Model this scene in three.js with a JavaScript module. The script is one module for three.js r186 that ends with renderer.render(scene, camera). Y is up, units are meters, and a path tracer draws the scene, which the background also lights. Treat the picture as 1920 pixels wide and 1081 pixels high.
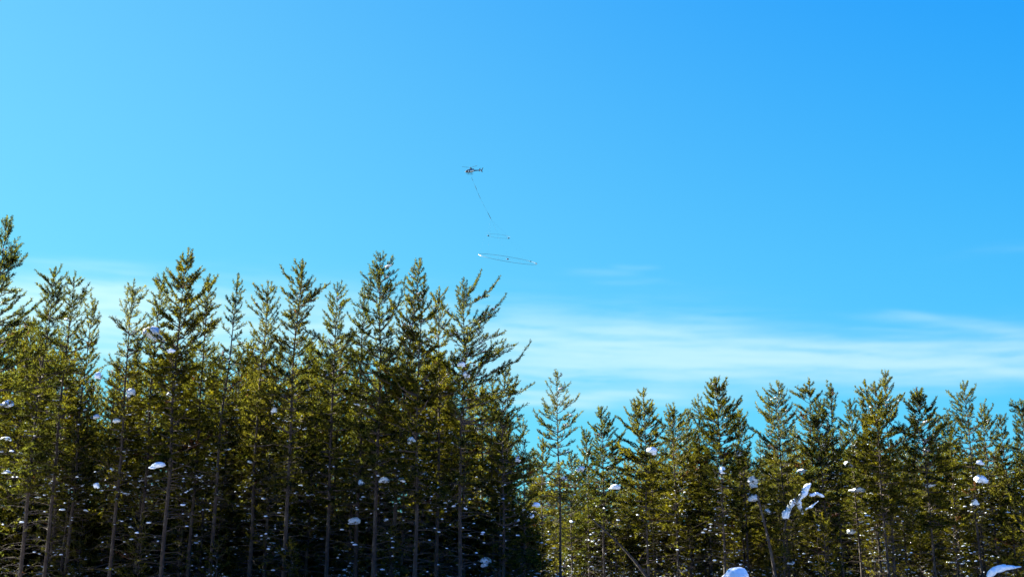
import * as THREE from 'three';
import { mergeGeometries } from 'three/addons/utils/BufferGeometryUtils.js';

// ---------------------------------------------------------------- camera, sky, sun, exposure
const scene = new THREE.Scene();
const FOV = 30, PITCH = 13.9 * Math.PI / 180, EYE = new THREE.Vector3(0, 1.6, 0);
const camera = new THREE.PerspectiveCamera(FOV, 1920 / 1081, 0.1, 9000);
camera.position.copy(EYE);
camera.rotation.x = PITCH;
const renderer = new THREE.WebGLRenderer({ antialias: true });
renderer.toneMapping = THREE.LinearToneMapping;
const EXPOSURE = 6.6;                                                  // exposed for the shaded wood; the sky's values below are divided by it
renderer.toneMappingExposure = EXPOSURE;
renderer.shadowMap.enabled = true;

const SUN_AZ = -56 * Math.PI / 180, SUN_EL = 29 * Math.PI / 180;      // left of the view, ahead of the camera
const sunDir = new THREE.Vector3(Math.sin(SUN_AZ) * Math.cos(SUN_EL), Math.sin(SUN_EL), -Math.cos(SUN_AZ) * Math.cos(SUN_EL));
const sun = new THREE.DirectionalLight(new THREE.Color().setRGB(1, 0.93, 0.8), 5);
sun.position.copy(sunDir).multiplyScalar(300);
sun.castShadow = true;
sun.shadow.mapSize.set(4096, 4096);
Object.assign(sun.shadow.camera, { left: -90, right: 90, top: 90, bottom: -90, near: 1, far: 700 });
scene.add(sun, sun.target);

// ---------------------------------------------------------------- small tools
function rng(seed) {
  let a = seed >>> 0;
  return () => { a = (a + 0x6D2B79F5) >>> 0; let t = a; t = Math.imul(t ^ (t >>> 15), t | 1); t ^= t + Math.imul(t ^ (t >>> 7), t | 61); return ((t ^ (t >>> 14)) >>> 0) / 4294967296; };
}
const clamp = (x, a, b) => Math.min(b, Math.max(a, x));
const smooth = (a, b, x) => { const t = clamp((x - a) / (b - a), 0, 1); return t * t * (3 - 2 * t); };
function hash2(i, j) { let h = Math.imul(i, 374761393) + Math.imul(j, 668265263); h = Math.imul(h ^ (h >>> 13), 1274126177); return ((h ^ (h >>> 16)) >>> 0) / 4294967296; }
function noise2(x, y) {
  const i = Math.floor(x), j = Math.floor(y), u = x - i, v = y - j, s = u * u * (3 - 2 * u), t = v * v * (3 - 2 * v);
  return (hash2(i, j) * (1 - s) + hash2(i + 1, j) * s) * (1 - t) + (hash2(i, j + 1) * (1 - s) + hash2(i + 1, j + 1) * s) * t;
}
const fbm = (x, y, n = 4) => { let s = 0, a = 0.5; for (let k = 0; k < n; k++) { s += a * noise2(x, y); x = x * 2.03 + 17.1; y = y * 2.03 + 5.7; a *= 0.5; } return s; };
// the point at horizontal distance `depth` seen along one line of sight of a 1920 x 1081 picture
const FOCAL = 540.5 / Math.tan(FOV / 2 * Math.PI / 180), SP = Math.sin(PITCH), CP = Math.cos(PITCH);
function at(px, py, depth) {
  const u = (px - 960) / FOCAL, v = (540.5 - py) / FOCAL, dy = SP + v * CP, dz = -CP + v * SP, s = depth / -dz;
  return new THREE.Vector3(u * s, EYE.y + dy * s, -depth);
}
function toPixel(p) {
  const x = p.x, y = p.y - EYE.y, z = p.z, d = y * SP - z * CP;
  return [960 + FOCAL * x / d, 540.5 - FOCAL * (y * CP + z * SP) / d];
}
const azel = (px, py) => { const p = at(px, py, 100).sub(EYE); return [Math.atan2(p.x, -p.z) * 57.2958, Math.atan2(p.y, Math.hypot(p.x, p.z)) * 57.2958]; };

// ---------------------------------------------------------------- sky: clear winter blue, brighter towards the sun, thin cirrus low down
{
  const W = 4096, H = 2048, data = new Float32Array(W * H * 4);
  // long thin cirrus streaks: azimuth range, elevation, thickness (degrees), tilt (degrees per degree), strength
  const streaks = [];
  const streak = (x0, y0, x1, y1, thick, a) => { const p = azel(x0, y0), q = azel(x1, y1); streaks.push({ c: (p[0] + q[0]) / 2, w: Math.abs(q[0] - p[0]) / 2, e: (p[1] + q[1]) / 2, k: (q[1] - p[1]) / (q[0] - p[0]), t: thick * 0.0278, a }); };
  streak(640, 625, 1450, 655, 60, 0.62); streak(1100, 655, 2200, 672, 38, 0.6); streak(900, 745, 1400, 750, 24, 0.2); streak(-250, 572, 430, 582, 44, 1.15); streak(60, 625, 640, 640, 55, 0.40); streak(380, 570, 860, 600, 45, 0.22);
  const wr = rng(5);
  for (const [x0, x1, y0, y1, n, a] of [[880, 1400, 575, 700, 16, 0.17], [1100, 2050, 628, 690, 18, 0.2], [1450, 2250, 600, 640, 9, 0.07], [1550, 2250, 690, 712, 6, 0.22], [900, 1350, 735, 760, 5, 0.26], [1000, 1350, 508, 530, 5, 0.035], [1540, 1800, 588, 602, 4, 0.05], [-200, 420, 530, 620, 12, 0.34], [150, 900, 590, 660, 10, 0.26], [-200, 700, 480, 520, 6, 0.04]])
    for (let k = 0; k < n; k++) { const w = (x1 - x0) * (0.25 + 0.4 * wr()), xa = x0 + (x1 - x0 - w) * wr(), y = y0 + (y1 - y0) * wr(); streak(xa, y - 0.025 * w, xa + w, y + 0.025 * w, 4 + 9 * wr() * wr(), a * (0.5 + wr())); }
  const r = rng(77);
  for (let k = 0; k < 160; k++) {                                        // the same kind of streaks all round the horizon
    const c = -170 + r() * 340; if (Math.abs(c) < 42) continue;
    streaks.push({ c, w: 5 + r() * 13, e: 6 + r() * 10, k: (r() - 0.5) * 0.1, t: 0.15 + r() * r() * 1.2, a: 0.15 + r() * 0.3 });
  }
  for (let j = 0; j < H; j++) {
    const elr = ((j + 0.5) / H - 0.5) * Math.PI, el = elr * 57.2958, e = Math.max(el, 0);
    for (let i = 0; i < W; i++) {
      const ph = ((i + 0.5) / W - 0.5) * 2 * Math.PI, dx = Math.cos(ph) * Math.cos(elr), dz = Math.sin(ph) * Math.cos(elr), dy = Math.sin(elr);
      const az = Math.atan2(dx, -dz) * 57.2958;
      const gam = Math.acos(clamp(dx * sunDir.x + dy * sunDir.y + dz * sunDir.z, -1, 1)) * 57.2958;
      const g = Math.exp(-Math.pow(gam / 70, 1.5)), h = Math.exp(-e / 35), soft = (x, lo, w) => lo + w * Math.log(1 + Math.exp((x - lo) / w));
      let R = soft(-0.245 + 0.300 * g + 0.330 * h, 0.008, 0.018), G = soft(-0.222 + 0.535 * g + 0.855 * h, 0.17, 0.04), B = 0.90 + 0.06 * g + 0.12 * h;
      if (el > 0 && el < 24) {
        let c = 0;
        for (const s of streaks) {
          const da = (az - s.c) / s.w; if (da < -1.35 || da > 1.35) continue;
          const wob = (fbm(az * 0.16 + s.c * 0.1, s.e * 0.4, 3) - 0.45) * 1.5;
          const de = (el - s.e - s.k * (az - s.c) - wob) / s.t; if (de < -3 || de > 3) continue;
          const ragged = clamp(2.6 * fbm(az * 0.3 + 31 * s.e, (el + 0.05 * az) * 4.2, 5) - 0.25, 0.15, 1.5);
          c += s.a * Math.exp(-de * de) * smooth(1.35, 0.35, Math.abs(da)) * ragged;
        }
        c = 1 - Math.exp(-c * 1.7);
        const sunlit = 0.86 + 0.5 * Math.exp(-gam / 40);
        R += (0.60 * sunlit - R) * c; G += (0.96 * sunlit - G) * c; B += (1.06 * Math.max(1, sunlit) - B) * c;
      }
      const o = (j * W + i) * 4; data[o] = R / EXPOSURE; data[o + 1] = G / EXPOSURE; data[o + 2] = B / EXPOSURE; data[o + 3] = 1;
    }
  }
  const t = new THREE.DataTexture(data, W, H, THREE.RGBAFormat, THREE.FloatType);
  t.mapping = THREE.EquirectangularReflectionMapping; t.magFilter = t.minFilter = THREE.LinearFilter; t.needsUpdate = true;
  scene.background = t; scene.environment = t;
}

// ---------------------------------------------------------------- naming
const taken = new Map();
const numbered = (name) => { const n = taken.get(name) || 0; taken.set(name, n + 1); return n ? `${name}_${String(n).padStart(3, '0')}` : name; };
function tag(o, label, category, group, kind) { o.userData = { label }; if (category) o.userData.category = category; if (group) o.userData.group = group; if (kind) o.userData.kind = kind; return o; }
function thing(name, label, category, group) { const o = new THREE.Group(); o.name = numbered(name); tag(o, label, category, group); scene.add(o); return o; }
function part(name, geometry, material, parent, stuff) { const m = new THREE.Mesh(geometry, material); m.name = name; parent.add(m); if (stuff) m.userData.kind = 'stuff'; return m; }

// ---------------------------------------------------------------- materials
function texture(w, h, f, srgb = true) {
  const d = new Uint8Array(w * h * 4);
  for (let j = 0; j < h; j++) for (let i = 0; i < w; i++) { const c = f(i / w, j / h), o = (j * w + i) * 4; d[o] = c[0]; d[o + 1] = c[1]; d[o + 2] = c[2]; d[o + 3] = 255; }
  const t = new THREE.DataTexture(d, w, h); t.wrapS = t.wrapT = THREE.RepeatWrapping; t.magFilter = THREE.LinearFilter; t.minFilter = THREE.LinearMipmapLinearFilter; t.generateMipmaps = true;
  if (srgb) t.colorSpace = THREE.SRGBColorSpace; t.needsUpdate = true; return t;
}
const barkMap = texture(256, 512, (u, v) => {
  const plate = fbm(u * 9, v * 14 + fbm(u * 5, v * 5) * 2, 5), lichen = smooth(0.52, 0.66, fbm(u * 6 + 40, v * 7, 4));
  const k = 0.38 + 0.62 * plate; return [clamp(104 * k + 26 * lichen, 0, 255), clamp(88 * k + 32 * lichen, 0, 255), clamp(76 * k + 28 * lichen, 0, 255)];
});
const barkBump = texture(256, 512, (u, v) => { const k = 255 * fbm(u * 14, v * 16, 5); return [k, k, k]; }, false);
const M = {
  bark: new THREE.MeshStandardMaterial({ color: new THREE.Color().setRGB(0.6, 0.6, 0.64), map: barkMap, bumpMap: barkBump, bumpScale: 0.012, roughness: 0.95 }),
  twig: new THREE.MeshStandardMaterial({ color: new THREE.Color().setRGB(0.075, 0.058, 0.05), roughness: 0.95 }),
  needle: new THREE.MeshPhysicalMaterial({ color: 0xffffff, vertexColors: true, roughness: 0.95, transmission: 0.7, thickness: 0, side: THREE.DoubleSide, specularIntensity: 0.12 }),
  ground: new THREE.MeshStandardMaterial({ color: new THREE.Color().setRGB(0.44, 0.44, 0.46), roughness: 0.85 }),   // snow darkened evenly: shade put into the colour to cut bounce light
  canopy: new THREE.MeshStandardMaterial({ color: new THREE.Color().setRGB(0.05, 0.06, 0.035), roughness: 1, side: THREE.DoubleSide }),
  snow: new THREE.MeshStandardMaterial({ color: new THREE.Color().setRGB(0.74, 0.84, 0.94), roughness: 0.75 }),  // snow itself is neutral; the blue of skylit shade is tinted in
};

// ---------------------------------------------------------------- growing buffers of triangles
class Buf {
  constructor(color) { this.n = 0; this.cap = 4096; this.p = new Float32Array(this.cap * 3); this.c = color ? new Float32Array(this.cap * 3) : null; this.q = null; this.uv = null; this.idx = []; }
  grow() {
    this.cap *= 2; const up = (a, k) => { const b = new Float32Array(this.cap * k); b.set(a); return b; };
    this.p = up(this.p, 3); if (this.c) this.c = up(this.c, 3); if (this.q) this.q = up(this.q, 3); if (this.uv) this.uv = up(this.uv, 2);
  }
  v(x, y, z) { if (this.n >= this.cap) this.grow(); const o = this.n * 3; this.p[o] = x; this.p[o + 1] = y; this.p[o + 2] = z; return this.n++; }
  normals() { this.q = new Float32Array(this.cap * 3); return this; }
  uvs() { this.uv = new Float32Array(this.cap * 2); return this; }
  geometry() {
    const g = new THREE.BufferGeometry();
    g.setAttribute('position', new THREE.BufferAttribute(this.p.slice(0, this.n * 3), 3));
    if (this.c) g.setAttribute('color', new THREE.BufferAttribute(this.c.slice(0, this.n * 3), 3));
    if (this.uv) g.setAttribute('uv', new THREE.BufferAttribute(this.uv.slice(0, this.n * 2), 2));
    if (this.idx.length) g.setIndex(this.idx);
    if (this.q) g.setAttribute('normal', new THREE.BufferAttribute(this.q.slice(0, this.n * 3), 3)); else g.computeVertexNormals();
    return g;
  }
}
const X = new THREE.Vector3(), Y = new THREE.Vector3(), T = new THREE.Vector3();
function frame(d) { X.set(Math.abs(d.y) > 0.9 ? 1 : 0, Math.abs(d.y) > 0.9 ? 0 : 1, 0).cross(d).normalize(); Y.crossVectors(d, X); }
// a tapering tube along points (buf has normals, perhaps uv in metres)
function tube(buf, pts, radii, sides) {
  let first = -1, along = 0;
  for (let k = 0; k < pts.length; k++) {
    T.subVectors(pts[Math.min(k + 1, pts.length - 1)], pts[Math.max(k - 1, 0)]).normalize(); frame(T);
    if (k) along += pts[k].distanceTo(pts[k - 1]);
    const row = buf.n, n = buf.uv ? sides + 1 : sides;
    for (let i = 0; i < n; i++) {
      const a = i / sides * 2 * Math.PI, c = Math.cos(a), s = Math.sin(a), nx = X.x * c + Y.x * s, ny = X.y * c + Y.y * s, nz = X.z * c + Y.z * s;
      const v = buf.v(pts[k].x + nx * radii[k], pts[k].y + ny * radii[k], pts[k].z + nz * radii[k]);
      buf.q[v * 3] = nx; buf.q[v * 3 + 1] = ny; buf.q[v * 3 + 2] = nz;
      if (buf.uv) { buf.uv[v * 2] = i / sides * 0.5; buf.uv[v * 2 + 1] = along * 0.5; }
    }
    if (first >= 0) for (let i = 0; i < sides; i++) { const i2 = buf.uv ? i + 1 : (i + 1) % sides; buf.idx.push(first + i, first + i2, row + i, first + i2, row + i2, row + i); }
    first = row;
  }
}
const ico = [0, 1, 2, 3].map((d) => { const g = new THREE.IcosahedronGeometry(1, d).toNonIndexed ? new THREE.IcosahedronGeometry(1, d) : null; const p = g.attributes.position, key = new Map(), v = [], idx = []; for (let i = 0; i < p.count; i++) { const k = [p.getX(i), p.getY(i), p.getZ(i)].map((x) => Math.round(x * 1e4)).join(); if (!key.has(k)) { key.set(k, v.length); v.push([p.getX(i), p.getY(i), p.getZ(i)]); } idx.push(key.get(k)); } return { v, idx }; });
// a lump of snow: rounded above, flatter and ragged beneath, stretched along `yaw`
function lump(buf, c, rx, ry, rz, yaw, detail, seed, tilt = 0, rough = 1) {
  const { v, idx } = ico[detail], base = buf.n, cy = Math.cos(yaw), sy = Math.sin(yaw), ct = Math.cos(tilt), st = Math.sin(tilt);
  for (const [x, y, z] of v) {
    const amp = (detail > 2 ? 0.44 : 0.7) * rough, k = 1 - amp / 2 + amp * noise2(x * 1.9 + seed, z * 1.9 + y * 1.7 + seed * 1.7) + (detail > 1 ? 0.22 * rough * (noise2(x * 4.6 - seed, z * 4.6 + y * 4 + seed) - 0.5) : 0);
    let lx = x * rx * k, ly = (y < 0 ? y * 0.5 : y) * ry * k; const lz = z * rz * k; const a = lx * ct - ly * st; ly = lx * st + ly * ct; lx = a;
    buf.v(c.x + lx * cy + lz * sy, c.y + ly, c.z - lx * sy + lz * cy);
  }
  for (const i of idx) buf.idx.push(base + i);
}

// ---------------------------------------------------------------- pines
const TINTS = [[0.146, 0.156, 0.012], [0.172, 0.172, 0.011], [0.124, 0.140, 0.015], [0.152, 0.156, 0.017]];      // one natural spread, dealt out by seed
// Grows one pine with its base at the origin; returns its parts as geometries and points on its limbs.
function growPine(o) {
  const r = rng(o.seed * 7919 + 13), H = o.H, R = o.R, cs = o.cs ?? 0.3, dens = (o.dens ?? 1) * 1.12, snowy = o.snow ?? 1, per = o.per ?? 88, nl = o.needle ?? 0.062, nw = o.needleWidth ?? 0.012;
  const leanX = o.leanX ?? 0, leanZ = o.leanZ ?? 0, rb = o.rb ?? H * 0.0068, tint = TINTS[(o.seed * 7 + 3) % 11 % 4];
  const wood = new Buf().normals(), trunk = new Buf().normals().uvs(), fol = new Buf(true).normals(), snow = new Buf();
  const spots = [], patch = (p) => 3.2 * smooth(0.5, 0.72, noise2(p.x * 1.3 + o.seed * 3.7, p.y * 1.1 + p.z * 1.3 + o.seed));
  const wx = r() * 20, wz = r() * 20, heavy = r() * 6.28, lop = 0.45 * r(), thin = o.thin ?? 0.22 * r();
  const axis = (h) => { const t = h / H; return new THREE.Vector3(leanX * Math.pow(t, 1.7) + (noise2(t * 4 + wx, 3) - 0.5) * 0.28 * t * H / 12, h, leanZ * Math.pow(t, 1.7) + (noise2(t * 4, wz) - 0.5) * 0.28 * t * H / 12); };
  const radius = (h) => Math.max(0.009, rb * Math.pow(Math.max(0, 1 - h / H), 0.82) * (1 + 0.35 * Math.exp(-h * 2.2)));
  { const n = 22, p = [], rr = []; for (let k = 0; k <= n; k++) { const h = H * k / n; p.push(axis(h)); rr.push(radius(h)); } p[0].y = -0.3; tube(trunk, p, rr, o.sides ?? 8); }
  const up = new THREE.Vector3(0, 1, 0), a = new THREE.Vector3(), b = new THREE.Vector3(), d = new THREE.Vector3(), s1 = new THREE.Vector3(), nd = new THREE.Vector3(), side = new THREE.Vector3();
  // needles set bottle-brush fashion along a to b
  function brush(pa, pb, col, fat = 1) {
    d.subVectors(pb, pa); const L = d.length(); if (L < 0.01) return; d.divideScalar(L); frame(d); const ax = X.clone(), ay = Y.clone();
    const n = Math.max(3, Math.round(L * per * dens * fat));
    for (let k = 0; k < n; k++) {
      const t = (k + r()) / n, an = r() * 6.2832, ca = Math.cos(an), sa = Math.sin(an), al = 0.5 + 0.55 * r() - (t > 0.85 ? 0.35 : 0), cl = Math.cos(al), sl = Math.sin(al), len = nl * (0.7 + 0.6 * r());
      nd.set(d.x * cl + (ax.x * ca + ay.x * sa) * sl, d.y * cl + (ax.y * ca + ay.y * sa) * sl, d.z * cl + (ax.z * ca + ay.z * sa) * sl);
      side.set(r() - 0.5, r() - 0.5, r() - 0.5).cross(nd).normalize().multiplyScalar(nw * (0.4 + 0.35 * r()));
      const px = pa.x + d.x * L * t, py = pa.y + d.y * L * t, pz = pa.z + d.z * L * t, wide = r() < 0.5;
      const tx = px + nd.x * len, ty = py + nd.y * len, tz = pz + nd.z * len;
      let v0, v1, v2;
      if (wide) { v0 = fol.v(px, py, pz); v1 = fol.v(tx - side.x, ty - side.y, tz - side.z); v2 = fol.v(tx + side.x, ty + side.y, tz + side.z); }
      else { v0 = fol.v(px - side.x, py - side.y, pz - side.z); v1 = fol.v(px + side.x, py + side.y, pz + side.z); v2 = fol.v(tx, ty, tz); }
      s1.crossVectors(side, nd).normalize();
      const w = 0.8 + 0.4 * r();
      for (const v of [v0, v1, v2]) { const q = v * 3; fol.q[q] = s1.x; fol.q[q + 1] = s1.y; fol.q[q + 2] = s1.z; fol.c[q] = col[0] * w; fol.c[q + 1] = col[1] * w; fol.c[q + 2] = col[2] * w; }
    }
  }
  const hue = () => { const k = 0.72 + 0.56 * r(), y = r(); return r() < 0.012 ? [0.17 * k, 0.075 * k, 0.025 * k] : [tint[0] * k * (0.85 + 0.4 * y), tint[1] * k * (0.9 + 0.2 * y), tint[2] * k * (1.2 - 0.5 * y)]; };
  // a live limb from p0 along dir; it bends upwards towards its tip
  function limb(p0, dir, L, turnUp, o2 = {}) {
    const n = 5, pts = [], rr = [], col = hue(), bend = (r() - 0.5) * 0.6, r0 = clamp(0.008 + 0.0125 * L, 0.007, radius(p0.y) * 0.75 + 0.004);
    const sidew = s1.crossVectors(dir, up).normalize().clone();
    for (let k = 0; k <= n; k++) { const s = k / n; pts.push(p0.clone().addScaledVector(dir, L * s).addScaledVector(up, turnUp * L * s * s).addScaledVector(sidew, bend * L * s * s + (r() - 0.5) * 0.16 * s * L).addScaledVector(up, (r() - 0.5) * 0.12 * s * L)); rr.push(r0 * (1 - s) + 0.0035); }
    tube(wood, pts, rr, 4);
    const pos = (s) => { const f = Math.min(n - 1e-6, s * n), i = Math.floor(f); return pts[i].clone().lerp(pts[i + 1], f - i); };
    const bare = o2.bare ?? (0.12 + 0.3 * r());
    if (L > 0.35) for (let k = 1; k < n; k++) { const s = k / n; if (s < bare) continue; brush(pts[k], pts[k + 1], col, 0.8); } else brush(pts[1], pts[n], col);
    const tipDir = pts[n].clone().sub(pts[n - 1]).normalize();
    brush(pts[n], pts[n].clone().addScaledVector(tipDir.lerp(up, 0.25).normalize(), 0.06 + 0.1 * r()), col, 1.3);
    let flip = r() < 0.5 ? 1 : -1;
    for (let x = Math.max(bare * 0.8 * L, 0.14); x < L - 0.05; x += (0.085 + 0.07 * r()) / Math.sqrt(dens)) {
      const s = x / L, q = pos(s), len = (0.13 + 0.34 * (1 - s) * Math.min(L, 1.6) * (0.5 + 0.7 * r())) * (o2.fine ?? 1);
      flip = -flip;
      const dd = dir.clone().multiplyScalar(0.4 + 0.5 * r()).addScaledVector(sidew, flip * (0.2 + 0.75 * r())).addScaledVector(up, turnUp * s - 0.15 + 0.8 * r()).normalize();
      const e = q.clone().addScaledVector(dd, len);
      tube(wood, [q, e], [0.006, 0.003], 3);
      const c2 = r() < 0.3 ? hue() : col;
      brush(q.clone().lerp(e, len > 0.25 ? 0.3 : 0.1), e, c2);
      if (len > 0.26) for (let m = 0; m < 2; m++) { const q2 = q.clone().lerp(e, 0.4 + 0.3 * m), d2 = dd.clone().addScaledVector(sidew, (m ? 1 : -1) * 0.6).addScaledVector(up, 0.3 * r()).normalize(); brush(q2, q2.clone().addScaledVector(d2, 0.1 + 0.1 * r()), c2); }
      if (snowy > 0 && dir.y < 0.42 && s > 0.25 && r() < 0.12 * snowy * patch(q)) { const z = 0.02 + 0.05 * r() * r() * r(); lump(snow, q.clone().lerp(e, 0.5).addScaledVector(up, 0.03), z * (1.2 + 1.2 * r()), z * 0.75, z * 1.1, Math.atan2(-dd.z, dd.x), 1, r() * 50); }
    }
    if (snowy > 0 && dir.y < 0.4 && r() < 0.2 * snowy * patch(pts[3])) {
      const s = 0.35 + 0.5 * r(), q = pos(s), z = 0.03 + 0.085 * r() * r() * r(); lump(snow, q.addScaledVector(up, 0.02 + z * 0.3), z * (1.3 + 1.3 * r()), z * 0.8, z * 1.1, Math.atan2(-dir.z, dir.x), 1, r() * 50, Math.atan2(dir.y, 1) * 0.7);
    }
    for (const s of [0.55, 0.8, 1]) spots.push(pos(s));
  }
  const hc = H * cs, step = (o.step ?? 0.33) / Math.sqrt(dens);
  for (let h = hc; h < H - 0.22; h += step * (0.7 + 0.6 * r())) {
    const t = (H - h) / (H - hc), prof = (t < 0.5 ? Math.pow(t / 0.5, 0.78) : 1 - 0.28 * (t - 0.5) / 0.5), m = t < 0.12 ? 4 : 4 + Math.floor(r() * 2.4), az0 = r() * 6.28;
    for (let k = 0; k < m; k++) {
      const az = az0 + (k + (r() - 0.5) * 0.7) / m * 6.2832; let L = 0.14 + R * prof * (0.42 + 0.7 * r()) * (0.35 + 1.3 * noise2(az * 0.9 + wx * 3, h * 0.9 + wz)); L *= 1 + lop * Math.cos(az - heavy); if (r() < 0.05) L *= 1.35;
      const el = (0.85 - 1.0 * Math.pow(t, 0.62) + (r() - 0.5) * 0.8), p0 = axis(h + (r() - 0.5) * 0.12);
      if (r() < thin) continue;
      limb(p0, new THREE.Vector3(Math.cos(az) * Math.cos(el), Math.sin(el), Math.sin(az) * Math.cos(el)), L, 0.42 - 0.42 * t + 0.35 * (r() - 0.4));
    }
  }
  // leader
  { const c = hue(); for (let h = H - 0.75; h < H - 0.05; h += 0.12) brush(axis(h), axis(Math.min(H, h + 0.12)), c, 1.1); brush(axis(H - 0.03), axis(H).add(new THREE.Vector3(0, 0.14, 0)), c, 1.6); }
  // limbs that stand out in the outline: [height on the trunk, end point relative to the base]
  for (const [h, ex, ey, ez] of o.limbs ?? []) {
    const p0 = axis(h), e = new THREE.Vector3(ex, ey, ez).sub(p0), L = e.length(), tu = 0.22; e.y -= tu * L; limb(p0, e.clone().divideScalar(L), L, tu, { bare: 0.22 });
  }
  // dead, bare branches below the crown
  for (let h = 0.5; h < hc + 1.2; h += (o.deadStep ?? 0.07) * (0.6 + 0.8 * r())) {
    const az = r() * 6.28, L = 0.25 + R * (0.35 + 0.75 * r()), el = 0.15 - 0.5 * r(), p = axis(h), e = p.clone().add(new THREE.Vector3(Math.cos(az) * L, Math.sin(el) * L, Math.sin(az) * L)), mid = p.clone().lerp(e, 0.5).add(new THREE.Vector3(0, 0.08 * L, 0));
    tube(wood, [p, mid, e], [0.009 + 0.004 * L, 0.006, 0.002], 3);
    for (let k = 0; k < 4; k++) { const q = mid.clone().lerp(e, r() * 0.9), f = q.clone().add(new THREE.Vector3((r() - 0.5) * 0.5, (r() - 0.6) * 0.3, (r() - 0.5) * 0.5)); tube(wood, [q, f], [0.004, 0.0015], 3); if (r() < 0.3) brush(q.lerp(f, 0.5), f, hue(), 0.8); }
    if (snowy > 0 && r() < 0.24 * snowy * patch(mid)) { const z = 0.025 + 0.045 * r() * r(); lump(snow, mid.clone().lerp(e, r() * 0.8).add(new THREE.Vector3(0, z * 0.5, 0)), z * 1.8, z * 0.8, z, az, 1, r() * 50); }
  }
  return { trunk: trunk.geometry(), limbs: wood.geometry(), crown: fol.geometry(), snow: snow.n ? snow.geometry() : null, spots };
}
function pineThing(g, label, group, name = 'pine_tree') {
  const t = thing(name, label, 'tree', group);
  part('trunk', g.trunk, M.bark, t);
  part('branches', g.limbs, M.twig, t, true);
  part('crown', g.crown, M.needle, t, true);
  if (g.snow) part('snow', g.snow, M.snow, t, true);
  return t;
}

// ---------------------------------------------------------------- ground
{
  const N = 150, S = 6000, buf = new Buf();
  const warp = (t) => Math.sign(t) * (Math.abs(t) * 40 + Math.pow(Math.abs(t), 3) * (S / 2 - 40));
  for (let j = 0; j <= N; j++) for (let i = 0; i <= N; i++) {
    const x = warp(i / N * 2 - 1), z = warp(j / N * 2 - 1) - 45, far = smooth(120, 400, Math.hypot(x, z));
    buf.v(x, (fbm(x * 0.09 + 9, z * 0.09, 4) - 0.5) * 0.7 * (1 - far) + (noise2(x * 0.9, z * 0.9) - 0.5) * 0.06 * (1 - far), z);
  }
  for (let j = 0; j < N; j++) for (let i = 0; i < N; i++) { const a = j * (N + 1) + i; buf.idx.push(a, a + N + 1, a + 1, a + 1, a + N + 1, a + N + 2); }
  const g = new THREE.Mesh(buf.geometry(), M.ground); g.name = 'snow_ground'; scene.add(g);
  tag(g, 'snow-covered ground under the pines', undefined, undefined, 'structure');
}

{
  const bf = new Buf(), nr = 40, na = 120;                            // unbroken forest seen from afar as dark rolling land, all round
  for (let j = 0; j <= nr; j++) for (let i = 0; i <= na; i++) { const a = i / na * 2 * Math.PI, q = 170 * Math.pow(20, j / nr), x = Math.cos(a) * q, z = Math.sin(a) * q - 45; bf.v(x, (j ? 1.5 : -0.5) + 5 * fbm(x * 0.004 + 3, z * 0.004, 3), z); }
  for (let j = 0; j < nr; j++) for (let i = 0; i < na; i++) { const a = j * (na + 1) + i; bf.idx.push(a, a + 1, a + na + 1, a + 1, a + na + 2, a + na + 1); }
  const g = new THREE.Mesh(bf.geometry(), M.canopy); g.name = 'forest_terrain'; scene.add(g); tag(g, 'dark forested land all round, far beyond the stands', undefined, undefined, 'structure');
}

// ---------------------------------------------------------------- front rows of pines: top of each tree, distance, crown radius and habit
const limbSpots = [];
let seed = 1;
function frontPine(x, y, D, R, label, o = {}) {
  const top = at(x, y, D), base = new THREE.Vector3(top.x, 0, -D); let leanX = 0;
  if (o.lean) { leanX = o.lean; base.x -= leanX; }
  const far = D > 52, H = top.y - 0.1;
  const limbs = (o.limbs ?? []).map(([lx, ly, back]) => { const e = at(lx, ly, D + (o.flat ?? 0) + (((lx * 13 + ly * 7) % 10) / 10 - 0.5) * 0.8); const dx = Math.abs(e.x - top.x); return [clamp(e.y - dx * (back ?? 0.75) - 0.15, H * 0.15, H - 0.25), e.x - base.x, e.y, e.z + D]; });
  const g = growPine({ seed: seed++, H, R, leanX, per: far ? 108 : 130, needle: far ? 0.092 : 0.085, needleWidth: far ? 0.026 : 0.021, ...o, limbs });
  const t = pineThing(g, label, D > 52 ? 'front row of the right stand' : 'front row of the left stand');
  t.position.copy(base);
  for (const s of g.spots) limbSpots.push(s.add(base));
  return t;
}
const L1 = 45, RR = 59;
frontPine(8, 408, 38, 1.35, 'tall dark pine cut off by the left edge of the picture', { limbs: [[33, 463], [43, 478], [20, 425]], snow: 1.1 });
frontPine(98, 503, L1, 1.1, 'pine with a plumed top, second skyline peak from the left edge', { limbs: [[120, 530], [74, 512], [113, 552], [68, 530]] });
frontPine(140, 511, 46, 1.0, 'pine with a bare candelabra top, third skyline peak from the left', { dens: 0.8, limbs: [[168, 538], [128, 524], [121, 538], [155, 526], [148, 522]] });
frontPine(172, 561, 47, 0.9, 'short narrow pine left of the bright gap in the left treetops', { limbs: [[187, 590]] });
frontPine(253, 524, L1, 0.95, 'thin open-topped pine just left of the broadest crown', { dens: 0.8, limbs: [[275, 547], [241, 541], [266, 535], [215, 595]] });
frontPine(348, 467, 44, 1.6, 'broad dense pine with the tallest peak in the left stand', { dens: 1.15, limbs: [[283, 565], [413, 600], [372, 505], [330, 497]] });
frontPine(302, 511, 46, 0.7, 'slim pine top rising against the left shoulder of the broadest crown', { limbs: [[294, 530]] });
frontPine(391, 516, 46, 0.75, 'slim pine top rising against the right shoulder of the broadest crown', { limbs: [[400, 520], [386, 530]] });
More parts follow.
